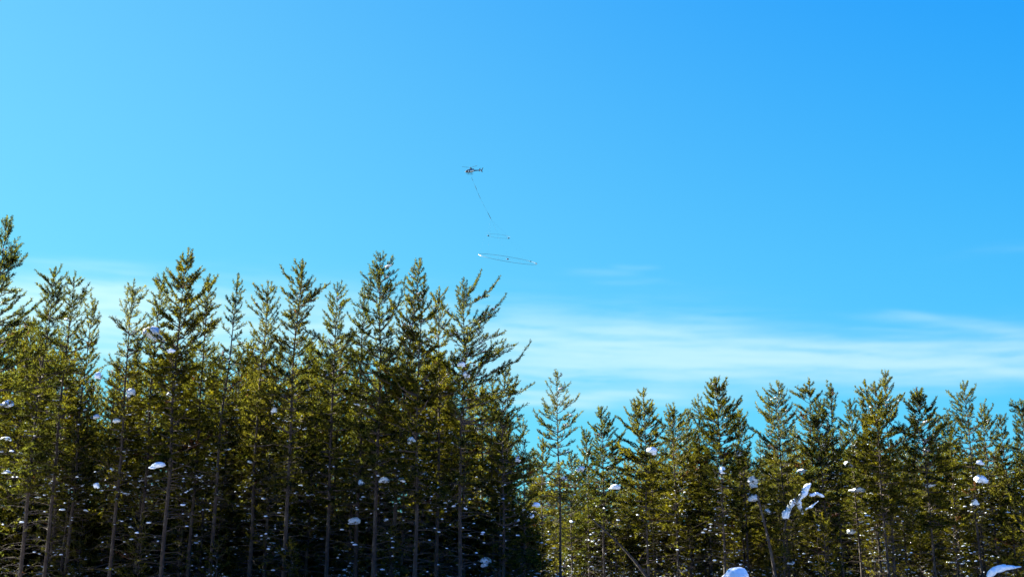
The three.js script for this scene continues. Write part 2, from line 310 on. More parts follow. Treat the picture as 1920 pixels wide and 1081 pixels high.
frontPine(441, 515, L1, 0.75, 'very slender pine with a bare upper trunk right of the broadest crown', { thin: 0.25, dens: 0.85, lean: 0.25, limbs: [[423, 560], [452, 555]] });
frontPine(498, 527, 46, 1.1, 'open grey-green pine with a forked top, left of centre', { dens: 0.9, limbs: [[474, 532], [520, 562], [480, 548], [464, 570]] });
frontPine(561, 487, 44, 1.1, 'tall pine with long upswept right limbs, left of centre', { limbs: [[528, 510], [583, 524], [528, 542], [612, 530], [601, 540], [570, 515], [549, 503]] });
frontPine(633, 532, L1, 1.15, 'pine with a twin-pronged top midway along the left stand', { limbs: [[645, 540], [656, 560], [621, 560]] });
frontPine(684, 538, 46, 0.85, 'stubby pine leaning into the double-peaked pine from its left', { limbs: [[676, 545], [690, 550]] });
frontPine(718, 476, 43.5, 1.2, 'tallest pine near the right end of the left stand', { dens: 0.9, limbs: [[681, 513], [743, 486], [700, 492], [692, 502], [750, 525], [735, 505]] });
frontPine(788, 488, L1, 0.9, 'right-leaning pine beside the tallest pine of the stand end', { lean: 0.9, dens: 0.95, limbs: [[774, 506], [791, 517], [764, 522]] });
frontPine(789, 537, 42.5, 1.45, 'dense yellow-green pine standing before the right-leaning pine', { dens: 1.15 });
frontPine(826, 539, 46, 0.95, 'blunt-topped pine next to the wide open-limbed pine', { limbs: [[837, 545], [808, 552], [820, 548]] });
frontPine(868, 552, 43, 1.35, 'wide open-limbed pine with long branches reaching right over the gap', { dens: 0.85, limbs: [[901, 512, 1.1], [864, 527, 0.3], [882, 532, 0.6], [934, 532, 0.6], [948, 557, 0.6], [932, 582, 0.4], [947, 612, 0.5], [965, 642, 0.4], [996, 659, 0.4], [945, 640, 0.3], [1002, 713, 0.35], [960, 690, 0.3], [985, 760, 0.2], [968, 725, 0.2], [975, 775, 0.1], [826, 575, 0.6], [822, 610, 0.5]] });
frontPine(945, 690, 45, 1.2, 'shorter pine under the long limbs at the right end of the left stand', { cs: 0.15 });
frontPine(982, 785, 46, 0.8, 'lowest pine closing the right end of the left stand', { cs: 0.12, dens: 0.8 });
frontPine(1047, 699, 50, 0.95, 'lone thin-trunked pine standing in the gap between the two stands', { dens: 0.75, thin: 0.2, cs: 0.42, limbs: [[1083, 742], [1089, 774], [1004, 774], [1078, 802], [1012, 752], [1064, 720]] });
frontPine(1016, 824, 56, 1.0, 'low sunlit pine at the left foot of the gap', { cs: 0.12 });
frontPine(1070, 846, 57, 1.0, 'low yellow pine right of the lone thin-trunked pine', { cs: 0.12 });
frontPine(1101, 806, 60, 0.95, 'small sharp pine left of the dark open-topped pine', { cs: 0.15 });
frontPine(1127, 764, RR, 1.15, 'dark open-topped pine first right of the gap', { limbs: [[1150, 783], [1104, 795], [1120, 776]] });
frontPine(1206, 736, 58, 1.6, 'bright yellow-green pine with a ragged cone top', { dens: 1.05, limbs: [[1222, 758], [1157, 781], [1186, 752], [1172, 770], [1232, 780]] });
frontPine(1261, 756, RR, 1.15, 'small sharp-topped pine right of the bright yellow-green pine', { limbs: [[1247, 772], [1268, 768], [1228, 780]] });
frontPine(1287, 768, 61, 0.8, 'short tuft-topped pine left of the pale spindly pine');
frontPine(1309, 740, 61, 0.7, 'pale spindly pine left of the dense dark column pine', { thin: 0.2, limbs: [[1298, 754]] });
frontPine(1343, 710, 57, 1.45, 'dense dark column-shaped pine, tallest in the middle of the right stand', { dens: 1.2, limbs: [[1376, 780], [1360, 730], [1364, 748], [1336, 716], [1330, 735]] });
frontPine(1388, 770, 60, 1.0, 'low pine in the dip right of the dense dark column pine', { limbs: [[1376, 790], [1398, 790]] });
frontPine(1458, 716, RR, 1.4, 'rounded open pine with many upturned prongs', { dens: 0.85, limbs: [[1419, 740], [1442, 725], [1431, 729], [1479, 745], [1415, 763], [1467, 731], [1474, 760]] });
frontPine(1515, 715, 60, 1.1, 'bushy pine with a cluster of upright prongs, right of the rounded open pine', { limbs: [[1497, 725], [1526, 730], [1483, 730], [1504, 724], [1540, 736]] });
frontPine(1532, 750, 57.5, 1.25, 'yellowish pine standing before the cluster of upright prongs', { dens: 1.1 });
frontPine(1556, 720, 60, 0.75, 'slender spire-topped pine midway along the right stand', { limbs: [[1568, 740], [1549, 738]] });
frontPine(1592, 749, 61, 0.95, 'low bushy-topped pine left of the many-peaked pine', { limbs: [[1584, 755]] });
frontPine(1638, 716, 57, 1.3, 'yellow-green middle peak of the tallest right-hand cluster', { dens: 1.15 });
frontPine(1664, 697, 58.5, 1.0, 'highest right-leaning peak of the tallest right-hand cluster', { lean: 0.5, dens: 0.9, limbs: [[1671, 710], [1691, 738], [1695, 746], [1653, 712], [1683, 770]] });
frontPine(1624, 713, 60, 0.75, 'slim left peak of the tallest right-hand cluster', { limbs: [[1607, 734]] });
frontPine(1722, 728, 58, 1.4, 'even cone-shaped pine right of the tallest right-hand cluster', { dens: 1.1, limbs: [[1755, 755], [1701, 759], [1710, 742], [1736, 744], [1752, 772]] });
frontPine(1775, 772, 60, 0.95, 'short pine in the dip right of the even cone-shaped pine');
frontPine(1806, 715, RR, 1.1, 'airy pine with wide antler-like upper limbs near the right edge', { dens: 0.8, limbs: [[1776, 735], [1832, 724], [1825, 741], [1781, 764], [1812, 717], [1793, 752], [1783, 775]] });
frontPine(1840, 758, 60, 0.85, 'pointed pine right of the antler-limbed pine', { limbs: [[1853, 782], [1853, 790]] });
frontPine(1876, 779, 60, 0.9, 'small brownish pine second from the right edge');
frontPine(1913, 750, 58, 1.25, 'rusty-green pine at the right edge of the picture', { limbs: [[1889, 752], [1900, 758]] });

// ---------------------------------------------------------------- the rest of the two stands, tree by tree
const protos = [];
for (let k = 0; k < 10; k++) protos.push(growPine({ seed: 200 + k, H: 12, R: 0.95 + 0.12 * (k % 4), cs: 0.1 + 0.05 * (k % 3), per: 72, needle: 0.095, needleWidth: 0.03, sides: 7, deadStep: 0.12, snow: 1.3, dens: 0.9 }));
const valley = [[-200, 532], [0, 552], [60, 592], [110, 617], [200, 682], [240, 642], [300, 622], [420, 637], [470, 632], [520, 622], [600, 622], [680, 642], [760, 622], [860, 652], [930, 698], [985, 808], [1020, 858], [1085, 858], [1140, 838], [1250, 808], [1380, 823], [1500, 788], [1600, 798], [1700, 808], [1780, 813], [1860, 823], [1920, 798], [2200, 788]];
function valleyAt(x) { for (let i = 1; i < valley.length; i++) if (x <= valley[i][0]) { const [a, b] = valley[i - 1], [c, d] = valley[i]; return b + (d - b) * (x - a) / (c - a); } return 780; }
function stand(n, x0, x1, d0, d1, gap, label, group, sd) {
  const r = rng(sd), put = []; let tries = 0;
  while (put.length < n && tries++ < n * 60) {
    const x = x0 + (x1 - x0) * r(), D = d0 + ((x > 700 && x < 980 ? 53 : x > 980 && x < 1350 ? 67 : d1) - d0) * Math.pow(r(), 0.9), P = at(x, 900, D);
    if (put.some((q) => Math.hypot(q[0] - P.x, q[1] - P.z) < gap)) continue;
    const xt = toPixel(new THREE.Vector3(P.x, 11, P.z))[0], top = at(xt, valleyAt(xt) + 8 + 130 * r() * r() + (r() < 0.25 ? 90 * r() : 0), D), H = top.y;
    if (H < 3) continue;
    put.push([P.x, P.z]);
    const t = pineThing(protos[Math.floor(r() * protos.length)], label, group), s = H / 12;
    t.position.set(P.x, 0, P.z); t.rotation.y = r() * 6.28; const w = clamp(0.55 + 0.45 * s + (r() - 0.5) * 0.2, 0.55, 1.2); t.scale.set(w, s, w); t.rotation.x = (r() - 0.5) * 0.06; t.rotation.z = (r() - 0.5) * 0.06;
  }
}
stand(68, -120, 960, 46.5, 56, 0.9, 'slender snow-dusted pine crowded behind the front row of the left stand', 'pines behind the left front row', 301);
stand(104, 1000, 2060, 60.5, 84, 1.05, 'slender snow-dusted pine crowded behind the front row of the right stand', 'pines behind the right front row', 302);

// young pines between the trunks
const young = [];
for (let k = 0; k < 3; k++) young.push(growPine({ seed: 400 + k, H: 3, R: 0.62, cs: 0.04, per: 72, needle: 0.085, needleWidth: 0.027, sides: 6, deadStep: 0.4, snow: 1.2, rb: 0.035, step: 0.24 }));
function saplings(n, x0, x1, d0, d1, label, group, sd) {
  const r = rng(sd);
  for (let k = 0; k < n; k++) {
    const D = d0 + (d1 - d0) * r(), P = at(x0 + (x1 - x0) * r(), 1040, D), t = pineThing(young[k % 3], label, group, 'young_pine'), s = 0.6 + 0.9 * r();
    t.position.set(P.x, -0.05, P.z); t.rotation.y = r() * 6.28; t.scale.setScalar(s);
  }
}
saplings(26, -20, 980, 43.5, 58, 'snowy young pine between the trunks at the foot of the left stand', 'young pines under the left stand', 501);
saplings(44, 1040, 1960, 55.5, 72, 'snowy young pine between the trunks at the foot of the right stand', 'young pines under the right stand', 502);

// the deep wood beyond, one mass
{
  const p = protos[2], flat = (g, c) => { const q = g.clone(); const n = q.attributes.position.count, a = new Float32Array(n * 3); if (c) for (let i = 0; i < n; i++) a.set(c, i * 3); if (c) q.setAttribute('color', new THREE.BufferAttribute(a, 3)); q.deleteAttribute('uv'); return q.index ? q.toNonIndexed() : q; };
  const g = mergeGeometries([flat(p.trunk, [0.1, 0.085, 0.07]), flat(p.limbs, [0.115, 0.085, 0.068]), flat(p.crown)]);
  const n = 650, im = new THREE.InstancedMesh(g, M.needle, n), r = rng(9), m = new THREE.Matrix4(), q = new THREE.Quaternion();
  for (let k = 0; k < n; k++) {
    const left = k < 170, out = k >= 410, gap = k >= 350 && !out; let D = left ? 88 + 45 * r() : gap ? 98 + 40 * r() : 85 + 55 * r(); const x = left ? -150 + 1150 * r() : gap ? 990 + 360 * r() : 1330 + 750 * r(), P = at(x, 900, D), xt = toPixel(new THREE.Vector3(P.x, 12, P.z))[0], top = at(xt, valleyAt(xt) + 20 + 120 * r(), D);
    if (out) { const e = r(); const z = 30 - 68 * e; P.set(-8 - 0.5 * Math.max(0, -z) - 34 * Math.pow(r(), 1.4), 0, z); top.y = 12 + 4 * r(); }   // the left stand goes on beyond the picture's edge and along the clearing
    const s = Math.max(2, top.y) / 12, w = clamp(0.6 + 0.4 * s, 0.6, 1.3);
    m.compose(new THREE.Vector3(P.x, 0, P.z), q.setFromAxisAngle(new THREE.Vector3(0, 1, 0), r() * 6.28), new THREE.Vector3(w, s, w)); im.setMatrixAt(k, m);
  }
  im.name = 'deep_wood'; scene.add(im); tag(im, 'deep pine wood seen only in glimpses behind and beside both stands', 'forest', undefined, 'stuff');
}

// snowy brush under the trees, one mass
{
  const y0 = young[1], tinted = (g, c) => { const q = g.index ? g.toNonIndexed() : g.clone(), n = q.attributes.position.count, a = new Float32Array(n * 3); q.deleteAttribute('uv'); if (c) { for (let i = 0; i < n; i++) a.set(c, i * 3); q.setAttribute('color', new THREE.BufferAttribute(a, 3)); } return q; };
  const g = mergeGeometries([tinted(y0.trunk, [0.06, 0.05, 0.04]), tinted(y0.limbs, [0.115, 0.085, 0.068]), tinted(y0.crown)]);
  const n = 900, im = new THREE.InstancedMesh(g, M.needle, n), r = rng(19), m = new THREE.Matrix4(), q = new THREE.Quaternion();
  for (let k = 0; k < n; k++) { const left = k % 2, D = left ? 49 + 7 * r() : 62 + 60 * r(), P = at(left ? -100 + 1100 * r() : 1000 + 1060 * r(), 1040, D), s = 0.5 + 0.8 * r(); m.compose(new THREE.Vector3(P.x, -0.1, P.z), q.setFromAxisAngle(new THREE.Vector3(0, 1, 0), r() * 6.28), new THREE.Vector3(s * 1.3, s, s * 1.3)); im.setMatrixAt(k, m); }
  if (y0.snow) { const sm = new THREE.InstancedMesh(y0.snow, M.snow, n); sm.instanceMatrix.array.set(im.instanceMatrix.array); sm.name = 'undergrowth_snow'; scene.add(sm); tag(sm, 'scraps of snow caught in the young pine brush', 'snow', undefined, 'stuff'); }
  im.name = 'undergrowth'; scene.add(im); tag(im, 'dense young pine brush filling the foot of the wood', 'undergrowth', undefined, 'stuff');
}

// ---------------------------------------------------------------- clumps of snow caught in the boughs
function restOn(px, py, maxD) {
  let best = null, score = 1e9;
  for (const s of limbSpots) { const [x, y] = toPixel(s), e = Math.hypot(x - px, y - py) + (-s.z - 40) * 0.9; if (e < score) { score = e; best = s; } }
  return best.clone();
}
const clumpSpots = [
  [288, 627, 34, 30, 'largest round snow clump, on the left side of the broadest crown'],
  [323, 740, 24, 10, 'flat snow clump on the trunk line below the broadest crown'],
  [301, 874, 30, 13, 'wide drooping snow clump beside the stout trunk in the lower left'],
  [14, 757, 24, 15, 'rounded snow clump on the dark pine at the left edge'],
  [10, 822, 20, 8, 'thin snow clump at the left edge, below the rounded one'],
  [10, 885, 22, 7, 'lowest thin snow clump on the dark pine at the left edge'],
  [181, 704, 13, 12, 'small round snow clump below the short narrow pine on the left'],
  [180, 782, 15, 9, 'snow clump left of a pair in the left stand, mid height'],
  [218, 791, 18, 8, 'snow clump right of a pair in the left stand, mid height'],
  [180, 908, 13, 10, 'lone blue snow clump low among dark trunks on the left'],
  [320, 658, 16, 8, 'snow clump just right of the largest round snow clump'],
  [245, 735, 18, 16, 'upright snow clump on the thin open-topped pine'],
  [515, 769, 10, 12, 'bead-like snow clump on the left of the upswept-limbed pine'],
  [570, 803, 14, 9, 'snow clump halfway up the pine with upswept right limbs'],
  [678, 906, 13, 12, 'snow clump left of a trunk, near two flatter clumps'],
  [720, 899, 21, 10, 'flat snow clump, larger of two side by side at mid left stand'],
  [752, 900, 13, 8, 'flat snow clump, smaller of two side by side at mid left stand'],
  [770, 826, 19, 12, 'stepped snow clump on the dense yellow-green pine'],
  [668, 987, 23, 13, 'blue snow clump low in the middle of the left stand'],
  [910, 1052, 19, 17, 'pointed snow clump near the bottom right of the left stand'],
  [865, 684, 17, 10, 'upper snow clump on the wide open-limbed pine'],
  [872, 702, 15, 12, 'lower snow clump on the wide open-limbed pine'],
  [893, 806, 12, 9, 'snow clump below the wide open-limbed pine'],
  [972, 862, 12, 9, 'snow clump at the right end of the left stand'],
  [1008, 947, 17, 9, 'snow clump low in the gap between the stands'],
  [997, 967, 10, 9, 'smaller snow clump just under the one in the gap'],
  [1090, 880, 17, 11, 'snow clump on the dark pine first right of the gap'],
  [1058, 896, 11, 8, 'little snow clump beside the lone thin-trunked pine'],
  [1155, 914, 22, 9, 'flat snow clump on the bright yellow-green pine'],
  [1223, 845, 21, 17, 'big blue snow clump high right of the bright yellow-green pine'],
  [1383, 851, 22, 12, 'sunlit white snow cap in the dip right of the column pine'],
  [1354, 882, 15, 12, 'round snow clump on the right side of the column pine'],
  [1412, 902, 20, 21, 'tall lumpy blue snow clump, upper of two stacked ones'],
  [1412, 936, 20, 14, 'blue snow clump, lower of two stacked ones'],
  [1287, 968, 11, 8, 'small blue snow clump right of a black straight trunk'],
  [1440, 958, 16, 10, 'blue snow clump left of the snow-laden bent pine'],
  [1503, 883, 20, 7, 'flat snow clump above the snow-laden bent pine'],
  [1590, 871, 16, 11, 'snow clump left of the tallest right-hand cluster'],
  [1608, 919, 27, 9, 'wide flat snow clump below the tallest right-hand cluster'],
  [1597, 998, 17, 9, 'blue snow clump low, left of a straight dark trunk'],
  [1742, 828, 22, 11, 'upper snow clump on the even cone-shaped pine'],
  [1735, 843, 15, 9, 'lower snow clump on the even cone-shaped pine'],
  [1745, 911, 20, 8, 'flat snow clump low below the even cone-shaped pine'],
  [1838, 867, 14, 9, 'upper of three snow clumps below the pointed pine'],
  [1840, 900, 24, 15, 'middle and largest of three snow clumps below the pointed pine'],
  [1830, 943, 15, 12, 'lowest of three snow clumps below the pointed pine'],
  [1490, 1068, 15, 9, 'snow clump near the bottom edge, right of the snow-capped stump'],
];
clumpSpots.forEach(([px, py, w, h, label], k) => {
  const s = restOn(px, py), D = -s.z, want = at(px, py, D), buf = new Buf(), m = D / FOCAL, rx = w * m / 2, ry = h * m / 2, r = rng(800 + k);
  const round = h / w > 0.8 && w > 15, c = s.clone().lerp(want, round ? 1 : 0.8); c.z += w > 28 ? 0.3 : -0.02;
  if (round) lump(buf, c, rx * 0.95, ry * 0.95, rx * 0.9, 0.4, 3, 41, 0, 0.4);
  lump(buf, c, rx * 0.85, ry * (round ? 0.9 : 1.2), rx * (0.7 + 0.3 * r()), (r() - 0.5) * 0.6, 3, 3 + k * 2.7, (r() - 0.5) * 0.3, round ? 0.4 : 1);
  for (let q = 0; q < 6; q++) lump(buf, c.clone().add(new THREE.Vector3((r() - 0.5) * 1.5 * rx, (round ? r() - 0.95 : r() - 0.65) * 1.1 * ry, (r() - 0.3) * 0.5 * rx)), rx * (0.25 + 0.3 * r()), ry * (0.35 + 0.35 * r()), rx * 0.4, r(), 2, r() * 40);
  const o = new THREE.Mesh(buf.geometry(), M.snow); o.name = numbered('snow_clump'); scene.add(o); tag(o, label, 'snow', 'snow clumps caught in the pines');
});

// a young pine bent under heavy snow in the right stand
{
  const D = 56, b = at(1468, 1040, D), t = thing('bent_pine', 'young pine bent right under heavy white snow in the right stand', 'tree');
  b.y = 0; t.position.copy(b);
  const loc = (x, y, dz = 0) => at(x, y, D + dz).sub(b);
  const wood = new Buf().normals().uvs(); tube(wood, [new THREE.Vector3(0, -0.2, 0), loc(1470, 1000), loc(1478, 962), loc(1492, 938), loc(1508, 922), loc(1528, 926)], [0.05, 0.045, 0.04, 0.03, 0.022, 0.01], 7);
  for (const [x0, y0, x1, y1] of [[1490, 945, 1470, 968], [1494, 940, 1508, 962], [1508, 922, 1516, 910], [1505, 960, 1535, 938], [1520, 925, 1540, 930], [1480, 965, 1505, 958]]) tube(wood, [loc(x0, y0), loc(x1, y1, -0.2)], [0.02, 0.006], 5);
  part('trunk', wood.geometry(), M.bark, t);
  const g = growPine({ seed: 611, H: 4.9, R: 0.85, cs: 0.3, leanX: 1.0, per: 72, needle: 0.085, needleWidth: 0.027, snow: 1.5, rb: 0.03 });
  part('branches', g.limbs, M.twig, t, true); part('crown', g.crown, M.needle, t, true);
  const m = D / FOCAL, q = rng(71);
  [[17, 14, [1475, 966], [1481, 954], [1489, 943], [1499, 934], [1509, 926]], [15, 16, [1511, 918], [1517, 911]], [9, 10, [1521, 928], [1530, 926], [1538, 929]], [13, 7, [1495, 941], [1500, 949], [1504, 960]], [9, 5, [1513, 954], [1522, 949], [1534, 940]], [13, 9, [1481, 954], [1477, 967]]].forEach(([w0, w1, ...pts], k) => {
    const bf = new Buf(), c = new THREE.CatmullRomCurve3(pts.map(([x, y]) => loc(x, y, 0.02 - 0.04 * k))), n = Math.ceil(c.getLength() / (0.09));
    for (let i = 0; i <= n; i++) { if (k > 1 && q() < 0.45) continue; const f = i / n, w = (w0 + (w1 - w0) * f) * m * 0.42 * (0.45 + 0.85 * q()), a = c.getTangent(f); lump(bf, c.getPoint(f).add(new THREE.Vector3((q() - 0.5) * w * 0.6, (q() - 0.5) * w * 0.5, (q() - 0.5) * w)), w * 1.25, w * 0.85, w, q() * 0.5, 2, q() * 60, Math.atan2(a.y, a.x)); }
    part('snow_load', bf.geometry(), M.snow, t).userData.label = 'thick white snow draped along a bent bough';
  });
}
// leaning dead poles
function pole(label, pts, r0, r1) { const bf = new Buf().normals().uvs(), c = new THREE.CatmullRomCurve3(pts), n = 10, p = [], rr = []; for (let k = 0; k <= n; k++) { p.push(c.getPoint(k / n)); rr.push(r0 + (r1 - r0) * k / n); } tube(bf, p, rr, 8); const o = new THREE.Mesh(bf.geometry(), M.bark); o.name = numbered('dead_pole'); scene.add(o); tag(o, label, 'dead tree', 'leaning dead trunks'); }
pole('thin dead trunk leaning left across the sunlit trees right of the gap', [at(1222, 1092, 54), at(1175, 1034, 54.4), at(1110, 972, 55)], 0.075, 0.035);
pole('thick dead trunk leaning left under the stacked blue snow clumps', [at(1456, 1090, 55), at(1443, 1020, 55.2), at(1421, 930, 55.6)], 0.085, 0.05);
// a stump under a cap of snow, and a snowed-over fallen bough, at the bottom edge
{
  const D = 42, top = at(1381, 1066, D), m = D / FOCAL, t = thing('snow_capped_stump', 'stump under a rounded cap of blue snow at the bottom edge', 'stump'); t.position.set(top.x, 0, top.z);
  const bf = new Buf().normals().uvs(); tube(bf, [[-0.2, 0.36], [0.15, 0.29], [0.5, 0.26], [top.y - 0.36, 0.27]].map(([y]) => new THREE.Vector3(0, y, 0)), [0.4, 0.3, 0.27, 0.26], 12); part('stump', bf.geometry(), M.bark, t);
  const s = new Buf(); lump(s, new THREE.Vector3(0, top.y - 0.34, 0), 27 * m * 0.97, 0.37, 0.42, 0.3, 3, 12.3); part('snow_cap', s.geometry(), M.snow, t);
}
{
  const D = 53, t = thing('fallen_bough', 'fallen bough under a tapering bank of blue snow in the bottom right corner', 'branch'), b = at(1840, 1096, D); t.position.set(b.x, 0, b.z); const loc = (x, y, dz = 0) => at(x, y, D + dz).sub(t.position);
  const bf = new Buf().normals().uvs(); tube(bf, [new THREE.Vector3(-0.1, -0.2, 0), loc(1848, 1084), loc(1868, 1072), loc(1892, 1067), loc(1918, 1062)], [0.09, 0.08, 0.07, 0.05, 0.02], 7);
  for (const [x, y, e, f] of [[1870, 1072, 1880, 1090], [1895, 1067, 1910, 1085], [1905, 1064, 1916, 1072]]) tube(bf, [loc(x, y), loc(e, f, -0.3)], [0.02, 0.006], 5);
  part('limb', bf.geometry(), M.bark, t);
  const s = new Buf(); [[1862, 1074, 24, 11, 0.6], [1876, 1068, 34, 11, 0.28], [1889, 1065, 30, 7, 0.1], [1904, 1063.5, 20, 3, 0.12]].forEach(([x, y, w, h, tl], k) => lump(s, loc(x, y, -0.12), w * D / FOCAL * 0.55, h * D / FOCAL * 0.75, 0.2, 0, 3, k * 5 + 2, tl)); part('snow_bank', s.geometry(), M.snow, t);
}

// ---------------------------------------------------------------- helicopter towing a survey loop
const HD = 620;                                                       // horizontal distance
const paintNavy = new THREE.MeshPhysicalMaterial({ color: new THREE.Color().setRGB(0.014, 0.02, 0.065), roughness: 0.5, clearcoat: 0.2 });
const paintWhite = new THREE.MeshPhysicalMaterial({ color: new THREE.Color().setRGB(0.78, 0.78, 0.8), roughness: 0.5, clearcoat: 0.6 });
const darkMetal = new THREE.MeshStandardMaterial({ color: new THREE.Color().setRGB(0.025, 0.026, 0.03), roughness: 0.6, metalness: 0.3 });
const cabinGlass = new THREE.MeshPhysicalMaterial({ color: new THREE.Color().setRGB(0.006, 0.009, 0.02), roughness: 0.65, specularIntensity: 0.4 });
// skin through elliptical rings: [x, centre height, half height, half width]
function hull(rings, n = 20, a0 = 0, a1 = 2 * Math.PI, grow = 0) {
  const bf = new Buf(), full = Math.abs(a1 - a0) > 6.28;
  rings.forEach(([x, y, h, w]) => { for (let i = 0; i <= n; i++) { const a = a0 + (a1 - a0) * i / n, c = Math.cos(a), s = Math.sin(a), e = 0.8; bf.v(x, y + Math.sign(s) * Math.pow(Math.abs(s), e) * (h + grow), Math.sign(c) * Math.pow(Math.abs(c), e) * (w + grow)); } });
  for (let k = 0; k + 1 < rings.length; k++) for (let i = 0; i < n; i++) { const a = k * (n + 1) + i; bf.idx.push(a, a + 1, a + n + 1, a + 1, a + n + 2, a + n + 1); }
  if (full) for (const k of [0, rings.length - 1]) { const c = bf.v(rings[k][0], rings[k][1], 0); for (let i = 0; i < n; i++) bf.idx.push(c, k * (n + 1) + i, k * (n + 1) + i + 1); }
  return bf.geometry();
}
const slab = (pts, t) => { const s = new THREE.Shape(pts.map(([x, y]) => new THREE.Vector2(x, y))); const g = new THREE.ExtrudeGeometry(s, { depth: t, bevelEnabled: true, bevelSize: 0.02, bevelThickness: 0.02, bevelSegments: 1 }); g.translate(0, 0, -t / 2); return g; };
const rod = (a, b, r0, r1 = r0, n = 8) => { const bf = new Buf().normals(); tube(bf, [new THREE.Vector3(...a), new THREE.Vector3(...b)], [r0, r1], n); return bf.geometry(); };
const heliPos = at(882.5, 320.5, HD);
{
  const t = thing('helicopter', 'dark blue and white helicopter flying left in the blue sky', 'helicopter');
  t.position.copy(heliPos);
  // nose towards -x; origin under the mast
  const body = [[-3.35, -0.55, 0.1, 0.12], [-3.2, -0.5, 0.32, 0.42], [-2.9, -0.4, 0.58, 0.66], [-2.4, -0.22, 0.82, 0.84], [-1.7, -0.08, 1.0, 0.93], [-0.9, -0.02, 1.06, 0.95], [0, 0, 1.02, 0.93], [0.8, 0.06, 0.88, 0.82], [1.6, 0.2, 0.66, 0.6], [2.3, 0.34, 0.44, 0.4], [2.7, 0.4, 0.36, 0.32]];
  const f = part('fuselage', hull(body), paintNavy, t);
  part('windscreen', hull(body.slice(1, 5), 14, 0.02, Math.PI - 0.02, 0.012), cabinGlass, f);
  for (const s of [1, -1]) {
    const a = s > 0 ? [-0.62, 0.5] : [Math.PI - 0.5, Math.PI + 0.62];
    const side = (k0, k1, lo, hi) => (s > 0 ? [lo, hi] : [Math.PI - hi, Math.PI - lo]);
    const [p0, p1] = side(0, 0, -0.7, 0.72);
    part('side_panel', hull([[-0.75, -0.02, 1.06, 0.95], [0, 0, 1.02, 0.93], [0.8, 0.06, 0.88, 0.82], [1.6, 0.2, 0.66, 0.6], [2.0, 0.27, 0.55, 0.5]], 10, p0, p1, 0.014), paintWhite, f);
    const [d0, d1] = side(0, 0, -0.75, 0.35); part('door', hull([[-1.95, -0.12, 0.95, 0.9], [-1.3, -0.05, 1.03, 0.94]], 8, d0, d1, 0.014), paintWhite, f);
    const [w0, w1] = side(0, 0, 0.12, 0.62); part('side_window', hull([[-0.35, -0.01, 1.04, 0.94], [0.3, 0.02, 0.98, 0.9]], 8, w0, w1, 0.03), cabinGlass, f);
  }
  part('engine_cowling', hull([[-0.9, 1.0, 0.12, 0.3], [-0.5, 1.1, 0.42, 0.5], [0.6, 1.1, 0.48, 0.52], [1.5, 0.95, 0.4, 0.42], [2.3, 0.65, 0.2, 0.25]]), paintNavy, t);
  part('exhaust', rod([1.5, 1.25, 0], [2.0, 1.5, 0], 0.17, 0.15, 10), darkMetal, t);
  part('tail_boom', hull([[2.5, 0.4, 0.38, 0.33], [4, 0.52, 0.3, 0.25], [5.5, 0.62, 0.23, 0.2], [7.0, 0.7, 0.17, 0.15]]), paintNavy, t);
  part('vertical_fin', slab([[6.45, 0.72], [7.15, 0.72], [7.85, 2.25], [7.5, 2.25]], 0.12), paintNavy, t);
  part('ventral_fin', slab([[6.5, 0.68], [7.1, 0.68], [7.3, -0.55], [6.95, -0.55]], 0.1), paintNavy, t);
  const wp = part('white_fin_panel', slab([[6.1, 0.52], [6.48, 0.52], [6.75, -0.3], [6.4, -0.1]], 0.08), paintWhite, t);
  const st = part('tail_stabilizer', new THREE.BoxGeometry(0.5, 0.07, 2.5), paintNavy, t); st.position.set(5.5, 0.62, 0);
  for (const s of [-1, 1]) { const e = part('endplate', slab([[5.3, 0.2], [5.75, 0.2], [5.8, 1.75], [5.5, 1.75]], 0.06), s < 0 ? paintNavy : paintNavy, t); e.position.z = s * 1.22; }
  part('rotor_mast', rod([0, 1.4, 0], [0, 2.25, 0], 0.16, 0.13, 10), darkMetal, t);
  part('rotor_hub', new THREE.CylinderGeometry(0.42, 0.5, 0.3, 12).translate(0, 2.2, 0), darkMetal, t);
  for (let k = 0; k < 3; k++) {
    const g = new THREE.BoxGeometry(5.0, 0.05, 0.33, 8, 1, 1); g.translate(2.85, 0, 0); const p = g.attributes.position; for (let i = 0; i < p.count; i++) p.setY(i, p.getY(i) + 0.012 * p.getX(i) ** 2 * 0.6); g.computeVertexNormals();
    const b = part('rotor_blade', g, darkMetal, t); b.position.y = 2.22; b.rotation.y = Math.PI + 0.12 + k * 2 * Math.PI / 3;
  }
  const tr = part('tail_rotor', rod([6.85, -0.2, 0.35], [6.95, 1.65, 0.35], 0.05, 0.05, 6), darkMetal, t);
  part('tail_rotor_hub', rod([6.9, 0.72, 0.1], [6.9, 0.72, 0.42], 0.09, 0.09, 8), darkMetal, tr);
  for (const s of [1, -1]) {
    const z = s * 1.1, bf = new Buf().normals(); tube(bf, [[-2.75, -1.55, z], [-2.45, -1.78, z], [-2.0, -1.85, z], [1.4, -1.85, z]].map((p) => new THREE.Vector3(...p)), [0.07, 0.07, 0.07, 0.07], 8); part('skid', bf.geometry(), darkMetal, t);
    for (const x of [-1.5, 0.6]) part('skid_strut', rod([x, -0.85, s * 0.6], [x, -1.83, z], 0.06), darkMetal, t);
  }
  t.rotation.set(0.1, 0.2, 0.05, 'YXZ'); t.scale.setScalar(1.0);
}
const wire = new THREE.MeshStandardMaterial({ color: new THREE.Color().setRGB(0.03, 0.032, 0.036), roughness: 0.8 });
const loopTube = new THREE.MeshStandardMaterial({ color: new THREE.Color().setRGB(0.12, 0.125, 0.13), roughness: 0.8 });
function line(pts, r, sides = 6) { const bf = new Buf().normals(); tube(bf, pts, pts.map(() => r), sides); return bf.geometry(); }
const hook = at(921, 411, HD);
